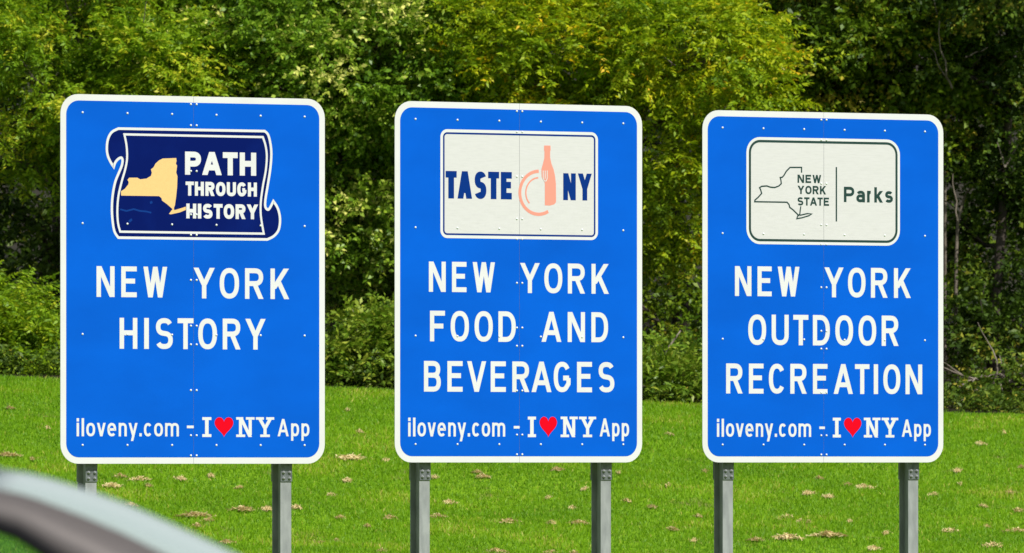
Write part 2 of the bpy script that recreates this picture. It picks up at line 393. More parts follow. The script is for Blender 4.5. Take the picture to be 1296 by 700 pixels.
class Sign:
    def __init__(s, zl, zr, xl_px, xr_px, y_bot, label, posts):
        xl, xr = (xl_px-CX)/FPX*zl, (xr_px-CX)/FPX*zr
        s.th = math.atan2(zr-zl, xr-xl); cx, cy = (xl+xr)/2, (zl+zr)/2
        s.w = math.hypot(xr-xl, zr-zl)
        s.bot = CAM_Z+(HY-y_bot)/FPX*cy                 # world height of the panel's lower edge
        s.g = float(gz(cx, cy)); s.c = Vector((cx, cy, s.g))
        s.root = empty('highway_sign', (cx, cy, s.g), s.th)
        tag(s.root, label, 'road sign', 'blue tourist signs on steel posts')
        s.zb = s.bot-s.g; s.build(posts)
    def P(s, px, py, off=0.0):                          # photo pixel -> sign face (u, v) in local metres
        d = Vector(((px-CX)/FPX, 1, (HY-py)/FPX)); o = Vector((0, 0, CAM_Z))
        nrm = Vector((math.sin(s.th), -math.cos(s.th), 0)); c = s.c-nrm*off*1.0
        t = (c-o).dot(nrm)/d.dot(nrm); q = o+d*t-s.c
        ax = Vector((math.cos(s.th), math.sin(s.th), 0)); return (q.dot(ax), q.z)
    def box(s, x0, x1, ytop, ybase):
        """left/right px, cap top and baseline px measured at the left edge"""
        a, b = s.P(x0, ybase), s.P(x1, ybase); c = s.P(x0, ytop)
        return (a[0], b[0], a[1], c[1])
    def build(s, posts):
        r = s.root; w2 = s.w/2; zb, zt = s.zb, s.zb+SH
        outer = rrect(-w2, w2, zb, zt, .16); inner = rrect(-w2+.052, w2-.052, zb+.052, zt-.052, .115)
        for left in (True, False):
            xx = -.0012 if left else .0012
            pn = MB().prism(clipx(outer, xx, left), -.001, .004).build('sign_panel', M['white'], r)
            f = MB().prism(clipx(inner, xx, left), -.0018, -.0005).build('blue_sheeting', M['blue'], pn)
        MB().box(-.03, .03, .0043, .0062, zb+.02, zt-.02).build('joint_strip', M['alu'], r)
        rows = [.154, 1.07, 1.985, 2.90]
        for v in rows:
            zz = zb+v
            m = MB().box(-w2+.06, w2-.06, .0066, .0085, zz-.03, zz+.03).box(-w2+.06, w2-.06, .0085, .078, zz-.0025, zz+.0025)
            m.box(-w2+.06, w2-.06, .078, .082, zz-.03, zz+.03)
            m.build('mounting_rail', M['alu'], r)
            for k in range(6):
                o = link('bolt', BOLT, r); o.location = (-w2+s.w*(.082+.168*k), -.0030, zz)
        for v in (2.985, 2.81, 2.43, 2.07, 1.90, 1.525, 1.145, .99, .61, .235, .068):
            for sx_ in (-1, 1):
                o = link('bolt', BOLT, r); o.location = (sx_*.0265, -.0030, zb+v)
        for pp in posts:
            u = s.P(pp, 640, .083)[0]
            y0, dpt, fw = .083, .155, .102
            zlo, zhi = -.35, zt-.06
            gp = float(gz(s.c.x+u*math.cos(s.th), s.c.y+u*math.sin(s.th)))-s.g
            m = MB().box(u-fw/2, u+fw/2, y0, y0+.008, gp+zlo, zhi).box(u-fw/2, u+fw/2, y0+dpt-.008, y0+dpt, gp+zlo, zhi)
            m.box(u-.004, u+.004, y0+.008, y0+dpt-.008, gp+zlo, zhi)
            po = m.build('post', M['steel'], r, bevel=.0015)
            pt, pb = zb-.005, zb-.150
            MB().box(u-fw/2-.003, u+fw/2+.003, y0-.011, y0-.0003, pb, pt+.16).build('hinge_plate', M['darksteel'], po, bevel=.0015)
            MB().box(u-fw/2-.003, u+fw/2+.003, y0+dpt+.0003, y0+dpt+.011, pb, pt+.16).build('hinge_plate', M['darksteel'], po, bevel=.0015)
            for dx in (-.028, .028):
                for dz in (-.122, -.074):
                    o = link('plate_bolt', HEX, po); o.location = (u+dx, y0-.011, zb+dz)
                    o = link('plate_bolt', HEX, po); o.location = (u+dx, y0+dpt+.011, zb+dz); o.rotation_euler = (0, 0, math.pi)
    def legend(s, words):
        k = Ink(.0024)
        for w, x0, x1, yt, yb in words: k.text(w, s.box(x0, x1, yt, yb), M['white'], s.root)
    def footer(s, web, dash, I, heart, NY, App, yt, yb):
        k = Ink(.0024); b = s.box(web[0], web[1], yt, yb)
        k.text('iloveny.com', b, M['white'], s.root, .142, .16)
        d0, d1 = s.P(dash[0], yb), s.P(dash[1], yb); k.stroke([(d0[0], d0[1]+.078), (d1[0], d1[1]+.078)], .022)
        b = s.box(App[0], App[1], yt+1, yb); k.text('App', b, M['white'], s.root, .145, .16)
        k.build('dash', M['white'], s.root)
        k = Ink(.0024)
        k.text(['i_'], s.box(I[0], I[1], yt-1.3, yb+.9), M['white'], s.root, .20, 0); k.text(['n_', 'y_'], s.box(NY[0], NY[1], yt-1.3, yb+.9), M['white'], s.root, .175, .02)
        k = Ink(.0024); x0, x1, z0, z1 = s.box(heart[0], heart[1], yt-1.3, yb+1.2)
        pts = []
        for i in range(48):
            a = 2*math.pi*i/48; hx = math.sin(a)**3; hy = (13*math.cos(a)-5*math.cos(2*a)-2*math.cos(3*a)-math.cos(4*a))
            pts.append(((x0+x1)/2+hx*(x1-x0)/2, z0+(hy+17)/29.0*(z1-z0)))
        k.poly(pts); k.build('heart', M['red'], s.root)

# 1: path through history
s1 = Sign(78.17, 79.33, 76.5, 411.0, 586.9, 'blue sign with a dark navy scroll and tan state map, leftmost, above the passing car', (115.2, 361.8))
s1.legend([('NEW', 122, 211.4, 336.8, 375.8), ('YORK', 244.8, 365.8, 338.8, 377.6), ('HISTORY', 151.2, 336, 402.2, 441.4)])
s1.footer((96.8, 226.2), (236.4, 245), (255.2, 268), (271.5, 295.2), (298.2, 347.4), (351.2, 391.4), 529.3, 552.2)
def c1(x, y): return s1.P(120+x/4.376, 150+y/4.376)
def smooth_path(pts, corners=(), n_=4, closed=True):
    """Catmull-Rom through points; indices in corners stay sharp"""
    out = []; m_ = len(pts)
    for i in range(m_ if closed else m_-1):
        p1, p2 = pts[i], pts[(i+1) % m_]
        p0 = p1 if i in corners else pts[i-1]; p3 = p2 if (i+1) % m_ in corners else pts[(i+2) % m_]
        if math.dist(p1, p2) > 300: out.append(p1); continue
        if math.dist(p0, p1) > 300: p0 = p1
        if math.dist(p2, p3) > 300: p3 = p2
        for j in range(n_):
            t = j/n_
            out.append(tuple(.5*((2*p1[k])+(-p0[k]+p2[k])*t+(2*p0[k]-5*p1[k]+4*p2[k]-p3[k])*t*t+(-p0[k]+3*p1[k]-3*p2[k]+p3[k])*t**3) for k in (0, 1)))
    return out
OUT = [(130,56),(940,70),(959,90),(972,140),(977,200),(971,280),(957,370),(944,450),(944,490),(958,505),(971,492),(988,458),(1009,490),(1022,530),(1025,575),(1016,620),(990,652),(955,670),(130,660),(108,625),(97,560),(94,490),(99,420),(113,350),(133,300),(149,260),(153,230),(145,217),(127,226),(112,245),(104,268),(86,240),(71,205),(66,165),(72,115),(93,76)]
INN = [(163,88),(930,103),(945,150),(952,210),(946,290),(931,370),(919,460),(919,540),(935,638),(140,627),(128,580),(124,510),(130,430),(148,350),(168,280),(178,220),(175,150)]
op = [c1(*q) for q in smooth_path(OUT, (11, 30))]; ip = [c1(*q) for q in smooth_path(INN, (0, 1, 8, 9))]
k = Ink(.0020); k.poly(op); board = k.build('scroll', M['navy'], s1.root)
board['label'] = 'dark navy scroll with white double outline'
k = Ink(.0024); k.stroke(op, .0215, True); k.stroke(ip, .0185, True); k.build('scroll_outline', M['white'], board)
k = Ink(.0021); k.stroke([c1(*q) for q in [(140,503),(175,512),(215,502),(250,512),(285,515),(312,522)]], .014); k.stroke([c1(*q) for q in [(305,468),(318,462)]], .02); k.stroke([c1(*q) for q in [(188,572),(205,558)]], .02)
k.build('scuff_mark', mat('scuff', (.004, .028, .16), .6, 0, .02), board)
NYS = [(375,222),(450,219),(452,235),(448,250),(455,262),(450,300),(457,320),(455,380),(450,430),(443,480),(437,497),(440,508),(490,493),(503,488),(504,506),(470,520),(420,531),(410,528),(420,515),(430,502),(400,475),(372,455),(368,440),(355,430),(145,427),(144,403),(165,390),(185,365),(187,352),(180,340),(190,328),(235,328),(250,337),(285,333),(310,318),(315,300),(310,282),(325,270),(335,250),(355,232)]
k = Ink(.0024); k.poly([c1(*q) for q in NYS]); k.build('state_map', M['tan'], board)
k = Ink(.0024)
def bx1(x0, x1, yt, yb): a, b, c_ = c1(x0, yb), c1(x1, yb), c1(x0, yt); return (a[0], b[0], a[1], c_[1])
k.text('PATH', bx1(499, 893, 183, 311), M['white'], board, .25, .11)
k.text('THROUGH', bx1(502, 897, 349, 427), M['white'], board, .25, .10); k.text('HISTORY', bx1(506, 904, 471, 553), M['white'], board, .25, .10)


# 2: taste
s2 = Sign(79.96, 81.22, 499.6, 812.6, 585.3, 'blue sign with a pink bottle and plate on its white plate, middle of three', (537.3, 766.8))
s2.legend([('NEW', 542.6, 626.2, 331, 369.3), ('YORK', 658, 770.4, 332.8, 370.8), ('FOOD', 544, 652.6, 393.2, 432), ('AND', 685.2, 769.4, 394.6, 432.6), ('BEVERAGES', 536.4, 777.4, 456.8, 495.6)])
s2.footer((516.4, 639.2), (650, 657.4), (667.2, 678.8), (682.8, 704.8), (708.8, 754.8), (758.8, 796), 528.6, 552.4)
def c2(x, y): return s2.P(545+x/4.516, 155+y/4.516)
def plate(s, x0, x1, yt, yb, r, m_line, inset, lw):
    a, b, c_ = s.P(x0, yb), s.P(x1, yb), s.P(x0, yt)
    pl = None
    full = rrect(a[0], b[0], a[1], c_[1], r)
    for left in (True, False):
        o = MB().prism(clipx(full, -.0012 if left else .0012, left), -.0022, -.0015).build('logo_plate', M['plate'], s.root)
        pl = pl or o
    mats = M['white']
    k = Ink(.0026); k.stroke(rrect(a[0]+inset*.42, b[0]-inset*.42, a[1]+inset*.42, c_[1]-inset*.42, r-inset*.42), inset*.84, True); k.build('plate_edge', M['white'], pl)
    k = Ink(.0029); k.stroke(rrect(a[0]+inset, b[0]-inset, a[1]+inset, c_[1]-inset, r-inset), lw, True); k.build('plate_outline', m_line, pl)
    return pl
pl2 = plate(s2, 557.2, 756.6, 163.4, 301.2, .066, M['navy_text'], .033, .0155)
def bx2(x0, x1, yt, yb): a, b, c_ = c2(x0, yb), c2(x1, yb), c2(x0, yt); return (a[0], b[0], a[1], c_[1])
k = Ink(.0032); k.text('TASTE', bx2(85, 463, 277, 434), M['navy_text'], pl2, .24, .13); k.text('NY', bx2(757, 920, 290, 444), M['navy_text'], pl2, .205, .16)
k = Ink(.0032)
k.poly([c2(*q) for q in [(648,132),(684,132),(685,158),(682,165),(682,200),(690,238),(702,268),(710,305),(715,350),(716,455),(706,468),(682,475),(652,474),(652,355),(650,340),(640,326),(634,312),(632,268),(640,240),(649,205),(650,165),(647,158)]])
k.stroke([c2(*q) for q in [(617+108*math.cos(math.radians(a)), 402-123*math.sin(math.radians(a))) for a in range(90, 306, 6)]], .028)
k.stroke([c2(*q) for q in [(617+74*math.cos(math.radians(a)), 402-86*math.sin(math.radians(a))) for a in range(92, 228, 6)]], .013)
k.build('bottle_and_plate', M['salmon'], pl2)
k = Ink(.0042)
for xx in (642, 653.5, 665): k.stroke([c2(xx, 275), c2(xx, 322)], .0085)
k.stroke([c2(*q) for q in [(642,318),(646,330),(653,337)]], .0085); k.stroke([c2(*q) for q in [(665,318),(661,330),(655,337)]], .0085)
k.build('fork_tines', M['plate'], pl2)

# 3: parks
s3 = Sign(82.03, 83.20, 889.0, 1193.8, 585.3, 'blue sign with an outlined state map and a dark divider bar, rightmost of three', (921.2, 1155.8))
s3.legend([('NEW', 930, 1011.6, 336.8, 374.6), ('YORK', 1043.2, 1152.6, 338.4, 376.2), ('OUTDOOR', 946.8, 1137, 398, 436.6), ('RECREATION', 918.8, 1167, 460, 498)])
s3.footer((907.2, 1026.4), (1036.8, 1043.8), (1053.2, 1064.6), (1068, 1090), (1092.6, 1137.2), (1141.2, 1178), 530, 552.8)
def c3_(x, y): return s3.P(935+x/4.516, 165+y/4.516)
pl3 = plate(s3, 944.5, 1138.8, 173.2, 308.8, .135, M['forest'], .035, .0215)
def bx3(x0, x1, yt, yb): a, b, c_ = c3_(x0, yb), c3_(x1, yb), c3_(x0, yt); return (a[0], b[0], a[1], c_[1])
k = Ink(.0032)
k.text('NEW', bx3(335, 470, 253, 300), M['forest'], pl3, .22, .14); k.text('YORK', bx3(335, 498, 316, 364), M['forest'], pl3, .22, .13); k.text('STATE', bx3(335, 515, 382, 429), M['forest'], pl3, .22, .13)
k.text('Parks', bx3(600, 880, 322, 410), M['forest'], pl3, .195, .12)
k = Ink(.0032)
k.stroke([c3_(*q) for q in [(358,238),(358,212),(292,212),(270,235),(257,258),(248,268),(236,270),(240,285),(242,305),(228,318),(205,327),(180,325),(160,318),(130,320),(118,328),(124,340),(130,360),(110,383),(92,398),(90,408),(275,411),(287,425),(290,440),(310,455),(330,475),(343,487)]], .0125, False, 1, 1)
k.stroke([c3_(*q) for q in [(353,438),(350,460),(348,480),(336,488),(331,505),(360,500),(400,488),(416,478),(390,476),(352,485)]], .0115, False, 1, 1)
k.build('state_outline', M['forest'], pl3)
k = Ink(.0032); k.stroke([c3_(557, 210), c3_(557, 521)], .014); k.build('divider_bar', M['forest'], pl3)

# ------------------------------------------------------------------ car (heading right, on the road at Y about 25)
def build_car():
    cy = 25.0
    root = empty('car', (-2.2, cy, .02))
    tag(root, 'taupe silver car passing close to the camera, only its roof front showing, out of focus', 'car')
    ox, oz = -2.2, .02
    TX = [-4.35,-3.95,-3.45,-2.85,-2.1,-1.6,-1.35,-1.244,-1.144,-1.04,-.94,-.84,-.725,-.40,-.05]
    TZ = [1.06,1.25,1.47,1.555,1.58,1.562,1.5375,1.519,1.4875,1.453,1.410,1.365,1.310,1.145,.965]
    T = lambda x: float(np.interp(x, TX, TZ))
    E = lambda x: T(x)-(.052+.05*min(max((x+1.3)/.9, 0), 1)+.03*min(max((-2.9-x)/1.0, 0), 1))
    HW = lambda x: float(np.interp(x, [-4.35,-3.4,-2.2,-1.3,-.05], [.56,.60,.62,.60,.68]))
    def cap(name, x0, x1, m, n_=14, lift=0, parent=root):
        v = []; f = []; K = 13
        for i in range(n_+1):
            x = x0+(x1-x0)*i/n_
            for j in range(K):
                q = -1+2*j/(K-1); v.append((x-ox, q*HW(x), E(x)+(T(x)-E(x))*(1-abs(q)**2.4)+lift-oz))
        for i in range(n_):
            for j in range(K-1): f.append((i*K+j, (i+1)*K+j, (i+1)*K+j+1, i*K+j+1))
        o = pyobj(name, v, f, m, parent, True); md = o.modifiers.new('t', 'SOLIDIFY'); md.thickness = .012; md.offset = -1
        return o
    cap('roof', -3.42, -1.36, M['roofpaint_lit'], 24)
    ws = cap('windscreen', -1.34, -.06, M['windscreen'], 20, -.004)
    cap('rear_window', -4.33, -3.44, M['windscreen'], 12, -.004)
    xs_ = [-4.25,-4.0,-3.7,-3.45,-3.1,-2.8,-2.4,-2.0,-1.7,-1.5,-1.36,-1.27,-1.224,-1.177,-1.1,-1.0,-.9,-.8,-.7,-.56]
    WX = [-4.35,-4.25,-4.0,-3.7,-3.45,-1.6,-1.36,-1.27,-1.224,-1.177,-.9,-.56]
    def Wt(x):
        if x < -3.45: return float(np.interp(x, [-4.25,-3.85,-3.45], [.99,1.22,E(-3.45)-.075]))
        if x < -1.36: return E(x)-.073
        return float(np.interp(x, [-1.36,-1.317,-1.27,-1.224,-1.177,-.9,-.56], [E(-1.36)-.073,1.406,1.383,1.355,1.324,1.17,.98]))
    side_y = lambda z: .62+(.80-.62)*min(max((1.50-z)/.54, 0), 1)
    for sg in (-1, 1):
        v = []; f = []
        for x in xs_+[-.06]:
            x_in = x
            zl = Wt(x) if x <= -.56 else .965
            v += [(x-ox, sg*HW(x), E(x)-oz), (x-ox, sg*(HW(x)+side_y(zl))/2*1.012, (E(x)+zl)/2-oz), (x-ox, sg*side_y(zl), zl-oz)]
        for i in range(len(xs_)):
            for j in range(2): f.append((i*3+j, i*3+j+1, (i+1)*3+j+1, (i+1)*3+j))
        o = pyobj('roof_rail', v, f, M['carpaint'], root, True); o.modifiers.new('t', 'SOLIDIFY').thickness = .02
        # black trim under the rail
        m = MB(); m.tube([(x-ox, sg*(side_y(Wt(x)-.012)+.004), Wt(x)-.014-oz) for x in xs_], [.018]*len(xs_), 8); m.build('window_trim', M['rubber'], root, True)
        v = []; f = []
        for x in xs_: v += [(x-ox, sg*side_y(Wt(x)-.01), Wt(x)-.01-oz), (x-ox, sg*.795, .965-oz)]
        for i in range(len(xs_)-1): f.append((i*2, i*2+1, i*2+3, i*2+2))
        pyobj('side_window', v, f, M['glass'], root, True)
        for x in (-2.42, -3.42):
            z1 = Wt(x)-.01
            MB().prism([(x-.04-ox, .96-oz), (x+.05-ox, .96-oz), (x+.03-ox, z1-oz), (x-.05-ox, z1-oz)], sg*(side_y(z1)-.02), sg*(.805)).build('door_pillar', M['rubber'], root)
        # mirror
        MB().lathe([(-.04,.03),(-.03,.075),(.03,.085),(.05,.06)], (-.62-ox, sg*.93, 1.02-oz), 'y', 12).build('mirror', M['carpaint'], root, True)
    # lower body: side outline with wheel arches, narrowing across its width
    def arch(cx, r=.37, z0=.33): return [(cx+r*math.cos(math.radians(a)), z0+r*math.sin(math.radians(a))) for a in range(0, 181, 15)]
    top = [(-4.62,.75),(-4.60,1.0),(-4.35,1.05),(-3.3,.985),(-.05,.975),(.35,.93),(.75,.80),(.90,.62)]
    prof = [(.92,.30),(.80,.22),(.42,.2)]+arch(.02)[0:]+[(-.40,.2),(-3.1,.2)]+arch(-3.62)+[(-4.05,.22),(-4.55,.28)]
    outl = prof+top
    lay = [(-.905,.0),(-.86,.04)]
    v = []; f = []; n_ = len(outl)
    cx_, cz_ = -1.85, .6
    layers = [(-.84,.97),(-.90,1.0),(-.70,1.012),(.70,1.012),(.90,1.0),(.84,.97)]
    for (yy, sc) in [(-.90,.985),(-.86,1.0),(.86,1.0),(.90,.985)]:
        for (x, z) in outl: v.append((cx_+(x-cx_)*sc-ox, yy, cz_+(z-cz_)*sc-oz))
    for l in range(3):
        for i in range(n_):
            j = (i+1) % n_; f.append((l*n_+i, l*n_+j, (l+1)*n_+j, (l+1)*n_+i))
    f.append(tuple(range(n_))); f.append(tuple(3*n_+i for i in reversed(range(n_))))
    body = MB(); body.v = v; body.f = f; b = body.build('body', M['carpaint'], root, bevel=.012)
    for sg in (-1, 1):
        for x in (-1.0, -2.75): MB().box(x-.09-ox, x+.09-ox, sg*.905-.012, sg*.905+.012, .86-oz, .885-oz).build('door_handle', M['rim'], b, bevel=.004)
        MB().box(.62-ox, .86-ox, sg*.66-.16, sg*.66+.16, .62-oz, .73-oz).build('headlight', M['lamp'], root, bevel=.03)
        MB().box(-4.66-ox, -4.50-ox, sg*.68-.15, sg*.68+.15, .80-oz, .93-oz).build('tail_light', M['redlamp'], root, bevel=.02)
        for x in (.02, -3.62):
            w = MB().lathe([(-.11,.24),(-.11,.31),(-.09,.33),(.09,.33),(.11,.31),(.11,.24)], (x-ox, sg*.80, .33-oz), 'y', 28).build('wheel', M['rubber'], root, True)
            rim = MB().lathe([(sg*.0,.235),(sg*.112,.235),(sg*.10,.2),(sg*.085,.05),(sg*.10,.03)], (x-ox, sg*.80, .33-oz), 'y', 20).build('rim', M['rim'], w)
        sc = MB()
        sc.box(-1.95-ox, -1.45-ox, sg*.36-.24, sg*.36+.24, .45-oz, .62-oz).box(-2.02-ox, -1.88-ox, sg*.36-.22, sg*.36+.22, .6-oz, 1.12-oz).box(-1.99-ox, -1.91-ox, sg*.36-.12, sg*.36+.12, 1.14-oz, 1.24-oz)
        sc.build('seat', M['cloth'], root, bevel=.03)
build_car()

# ------------------------------------------------------------------ foliage
def norm(a): return a/np.maximum(np.linalg.norm(a, axis=-1, keepdims=True), 1e-9)
def foliage_mesh(name, V4, var, m):
    """V4: (n,4,3) leaves, var: (n,)"""
    n_ = len(V4); me = bpy.data.meshes.new(name)
    me.vertices.add(n_*4); me.vertices.foreach_set('co', V4.reshape(-1).astype(np.float32))
    me.loops.add(n_*4); me.loops.foreach_set('vertex_index', np.arange(n_*4, dtype=np.int32))
    me.polygons.add(n_); me.polygons.foreach_set('loop_start', np.arange(0, n_*4, 4, dtype=np.int32))
    me.update(calc_edges=True)
    a = me.attributes.new('var', 'FLOAT', 'FACE'); a.data.foreach_set('value', var.astype(np.float32))
    me.materials.append(m); return me
def sprays(base, axis, L, m, ll, lw, ang=55, jit=.35, droop=.15, njit=.55, var0=None, vspread=.16):
    r = RNG; n_ = len(base)
    up = np.array([0, 0, 1.0])+r.normal(0, .35, (n_, 3)); axis = norm(axis)
    side = norm(np.cross(axis, up)); nr = np.cross(side, axis)
    t = (np.arange(m)+.6)/m; sg = np.where(np.arange(m) % 2, 1.0, -1.0)
    Lr = L*r.uniform(.6, 1.3, (n_, 1, 1))
    pos = base[:, None, :]+axis[:, None, :]*Lr*t[None, :, None]
    pos[..., 2] -= droop*Lr[..., 0]*t[None, :]**2
    a = math.radians(ang)
    ld = axis[:, None, :]*math.cos(a)+side[:, None, :]*(sg*math.sin(a))[None, :, None]+r.normal(0, jit, (n_, m, 3)); ld[..., 2] -= droop
    ld = norm(ld); nn = nr[:, None, :]+r.normal(0, njit, (n_, m, 3)); wv = norm(np.cross(ld, nn)); nn = np.cross(wv, ld)
    s_ = r.uniform(.65, 1.3, (n_, m, 1)); ln, wd = ll*s_, lw*s_
    b = pos; tip = pos+ld*ln-nn*ln*.12; q1 = pos+ld*ln*.45+wv*wd*.5+nn*wd*.18; q2 = pos+ld*ln*.45-wv*wd*.5+nn*wd*.18
    V4 = np.stack([b, q1, tip, q2], 2).reshape(-1, 4, 3)
    v0 = r.uniform(.2, .8, n_) if var0 is None else var0
    var = np.clip(v0[:, None]+r.normal(0, vspread, (n_, m)), 0, 1).reshape(-1)
    return V4, var

def crown(lobes, nb, ns, m, L, ll, lw, bough=(.215, .215, .10), vmean=.5, vsd=.2, front=.45, shell=(.74, 1.06), **kw):
    """boughs scattered over the lobes' outer shell; each a flattened cloud of leafy sprays"""
    r = RNG; C = []; O = []
    area = np.array([l[3]*l[5] for l in lobes]); pr = area/area.sum()
    while len(C) < nb:
        l = lobes[r.choice(len(lobes), p=pr)]; d = norm(r.normal(0, 1, 3))
        if d[1] > front: continue
        rr = r.uniform(*shell); c = np.array(l[:3])+d*np.array(l[3:6])*rr
        C.append(c); O.append(d)
    C = np.array(C); O = np.array(O)
    vb = np.clip(r.normal(vmean, vsd, nb), 0, 1)
    cnt = r.integers(int(ns*.6), int(ns*1.4), nb); idx = np.repeat(np.arange(nb), cnt); n_ = len(idx)
    sz = r.uniform(.7, 1.35, nb)[idx][:, None]
    off = r.normal(0, 1, (n_, 3))*np.array(bough)*.75*sz
    base = C[idx]+off
    ax = O[idx]*.75+norm(off)*.75+r.normal(0, .35, (n_, 3)); ax[:, 2] += .05
    V4, var = sprays(base, ax, L, m, ll, lw, var0=np.clip(vb[idx]+r.normal(0, .08, n_), 0, 1), **kw)
    return C, V4, var

def wiggle(p0, p1, r0, r1, n_=7, amp=.08, sag=0.0):
    p0, p1 = Vector(p0), Vector(p1); d = (p1-p0).length; pts = []; rad = []
    for i in range(n_+1):
        t = i/n_; q = p0.lerp(p1, t)
        if 0 < i < n_: q = q+Vector((random.uniform(-1, 1), random.uniform(-1, 1), random.uniform(-1, 1)))*amp*d*.35
        q.z += sag*d*math.sin(math.pi*t); pts.append(q); rad.append(r0+(r1-r0)*t)
    return pts, rad

def tree(name, label, cat, base, lobes, leaf, bark, trunk_h, tr, nb, ns, m, L, ll, lw, limbs=8, group='trees at the edge of the wood', lean=(0, 0), **kw):
    bx, by = base; bz = float(gz(bx, by)); root = empty(name, (bx, by, bz)); tag(root, label, cat, group)
    C, V4, var = crown(lobes, nb, ns, m, L, ll, lw, **kw)
    o3 = np.array([bx, by, bz]); me = foliage_mesh('crown', V4-o3, var, leaf)
    if trunk_h:
        pts = [Vector((0, 0, -.2))]; n_ = 9
        for i in range(1, n_+1):
            t = i/n_; pts.append(Vector((lean[0]*t+.12*math.sin(t*5+bx), lean[1]*t+.1*math.cos(t*4+by)-.1, trunk_h*t)))
        MB().tube(pts, [tr*(1-.75*i/n_)*(1.35 if i == 0 else 1) for i in range(n_+1)], 10).build('trunk', bark, root, True)
        tw = MB(); C0 = C-o3
        order = list(range(len(C0))); random.shuffle(order)
        for q, i in enumerate(order[:limbs+60]):
            c = Vector(C0[i]); hz = max(.4, min(c.z-.35*math.hypot(c.x, c.y), trunk_h*.95)); t = hz/trunk_h
            k_ = min(int(t*n_), n_-1); st = pts[k_].lerp(pts[k_+1], t*n_-k_)
            if q < limbs:
                P_, R_ = wiggle(st, c, tr*.38, .012, 8, .10, .05)
                lm = MB().tube(P_, R_, 6)
                for _ in range(3):
                    a = P_[random.randint(3, 6)]; e = a+(c-st).normalized()*random.uniform(.3, .8)+Vector((random.uniform(-.5,.5), random.uniform(-.5,.3), random.uniform(-.1,.6)))
                    pp, rr = wiggle(a, e, .016, .004, 4, .12); lm.tube(pp, rr, 5)
                lm.build('limb', bark, root, True)
            else:
                s0 = c.lerp(st, .45); pp, rr = wiggle(s0, c, .016, .004, 4, .12); tw.tube(pp, rr, 4)
        tag(tw.build('twigs', bark, root), kind='stuff')
    link('crown', me, root)
    return root

LM = {}
LM['locust'] = leafmat('leaf_locust', [(0, (0.0761, 0.1728, 0.0059)), (0.45, (0.2031, 0.3456, 0.0098)), (0.75, (0.3386, 0.4712, 0.0137)), (1, (0.5756, 0.5655, 0.0294))], .42, .5, .3)
LM['maple'] = leafmat('leaf_glossy', [(0, (0.0483, 0.1147, 0.0062)), (0.5, (0.1288, 0.2499, 0.011)), (0.8, (0.2737, 0.4116, 0.0314)), (0.93, (0.4185, 0.4998, 0.0549)), (1, (0.7407, 0.735, 0.1882))], .35, .42, .32)  # palest stops put glints into the colour, as pale leaf undersides
LM['yellow'] = leafmat('leaf_yellowing', [(0, (0.1111, 0.2208, 0.0064)), (0.4, (0.2778, 0.4002, 0.0081)), (0.72, (0.4445, 0.5105, 0.0097)), (0.92, (0.6389, 0.5795, 0.0113)), (1, (0.8334, 0.5244, 0.0161))], .45, .5, .3)
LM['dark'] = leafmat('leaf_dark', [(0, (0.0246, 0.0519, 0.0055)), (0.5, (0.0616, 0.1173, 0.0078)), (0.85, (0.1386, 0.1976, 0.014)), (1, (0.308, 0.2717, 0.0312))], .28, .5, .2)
LM['mid'] = leafmat('leaf_mid', [(0, (0.0373, 0.081, 0.0046)), (0.5, (0.1101, 0.1958, 0.0078)), (0.85, (0.2202, 0.297, 0.013)), (1, (0.5421, 0.4455, 0.0518))], .35, .45, .25)
LM['shrub'] = leafmat('leaf_shrub', [(0, (0.0683, 0.143, 0.0073)), (0.5, (0.1502, 0.26, 0.0127)), (1, (0.3276, 0.377, 0.0364))], .3, .45, .4)

def at(px, py, y): q = ray(px, py, y); return (q.x, q.y, q.z)
def lobe(px, py, y, rx, ry, rz): q = ray(px, py, y); return (q.x, q.y, q.z, rx, ry, rz)

tree('tree', 'feathery yellowish-green tree, far left behind the scroll sign', 'tree', (-5.0, 111.5),
     [lobe(120,60,110.6,1.55,1.5,1.1), lobe(0,110,111.2,1.1,1.3,1.0), lobe(215,90,110.8,.85,1.1,.8), lobe(60,-110,111.6,2.0,1.5,1.4), lobe(180,190,111.4,1.0,1.0,.8)],
     LM['locust'], M['bark'], 7.5, .16, 340, 27, 14, .30, .072, .028, vmean=.50, vsd=.21, droop=.14, ang=60, jit=.28)
tree('tree', 'glossy mid green tree with pale glints, between the scroll and bottle signs', 'tree', (-2.0, 112.2),
     [lobe(430,70,110.9,1.45,1.4,.9), lobe(540,100,110.9,.65,1.0,.7), lobe(330,40,111.4,1.2,1.2,.8), lobe(440,-120,112.0,1.9,1.5,1.3), lobe(450,230,111.2,1.0,.9,.95), lobe(400,160,111.4,1.2,.9,.8), lobe(490,330,112.0,.7,.7,.7), lobe(440,330,112.4,.8,.7,.6)],
     LM['maple'], M['bark_dark'], 8, .15, 400, 30, 11, .24, .070, .040, vmean=.56, vsd=.19, droop=.1, ang=50, jit=.5, njit=.8, lean=(.3, 0))
tree('tree', 'yellowing tree with golden leaf tips, above the bottle and divider bar signs', 'tree', (1.3, 111.8),
     [lobe(700,60,110.3,1.1,1.3,.8), lobe(860,50,110.0,1.0,1.3,.7), lobe(930,110,110.0,.50,.9,.60), lobe(620,110,110.8,.55,.9,.6), lobe(770,-130,111.3,2.0,1.5,1.3), lobe(810,165,110.6,1.1,1.0,.6), lobe(855,255,111.0,.5,.7,.55)],
     LM['yellow'], M['bark'], 8, .15, 380, 28, 13, .29, .076, .030, vmean=.47, vsd=.20, droop=.16, ang=58, jit=.28, lean=(-.3, -.5), limbs=16)
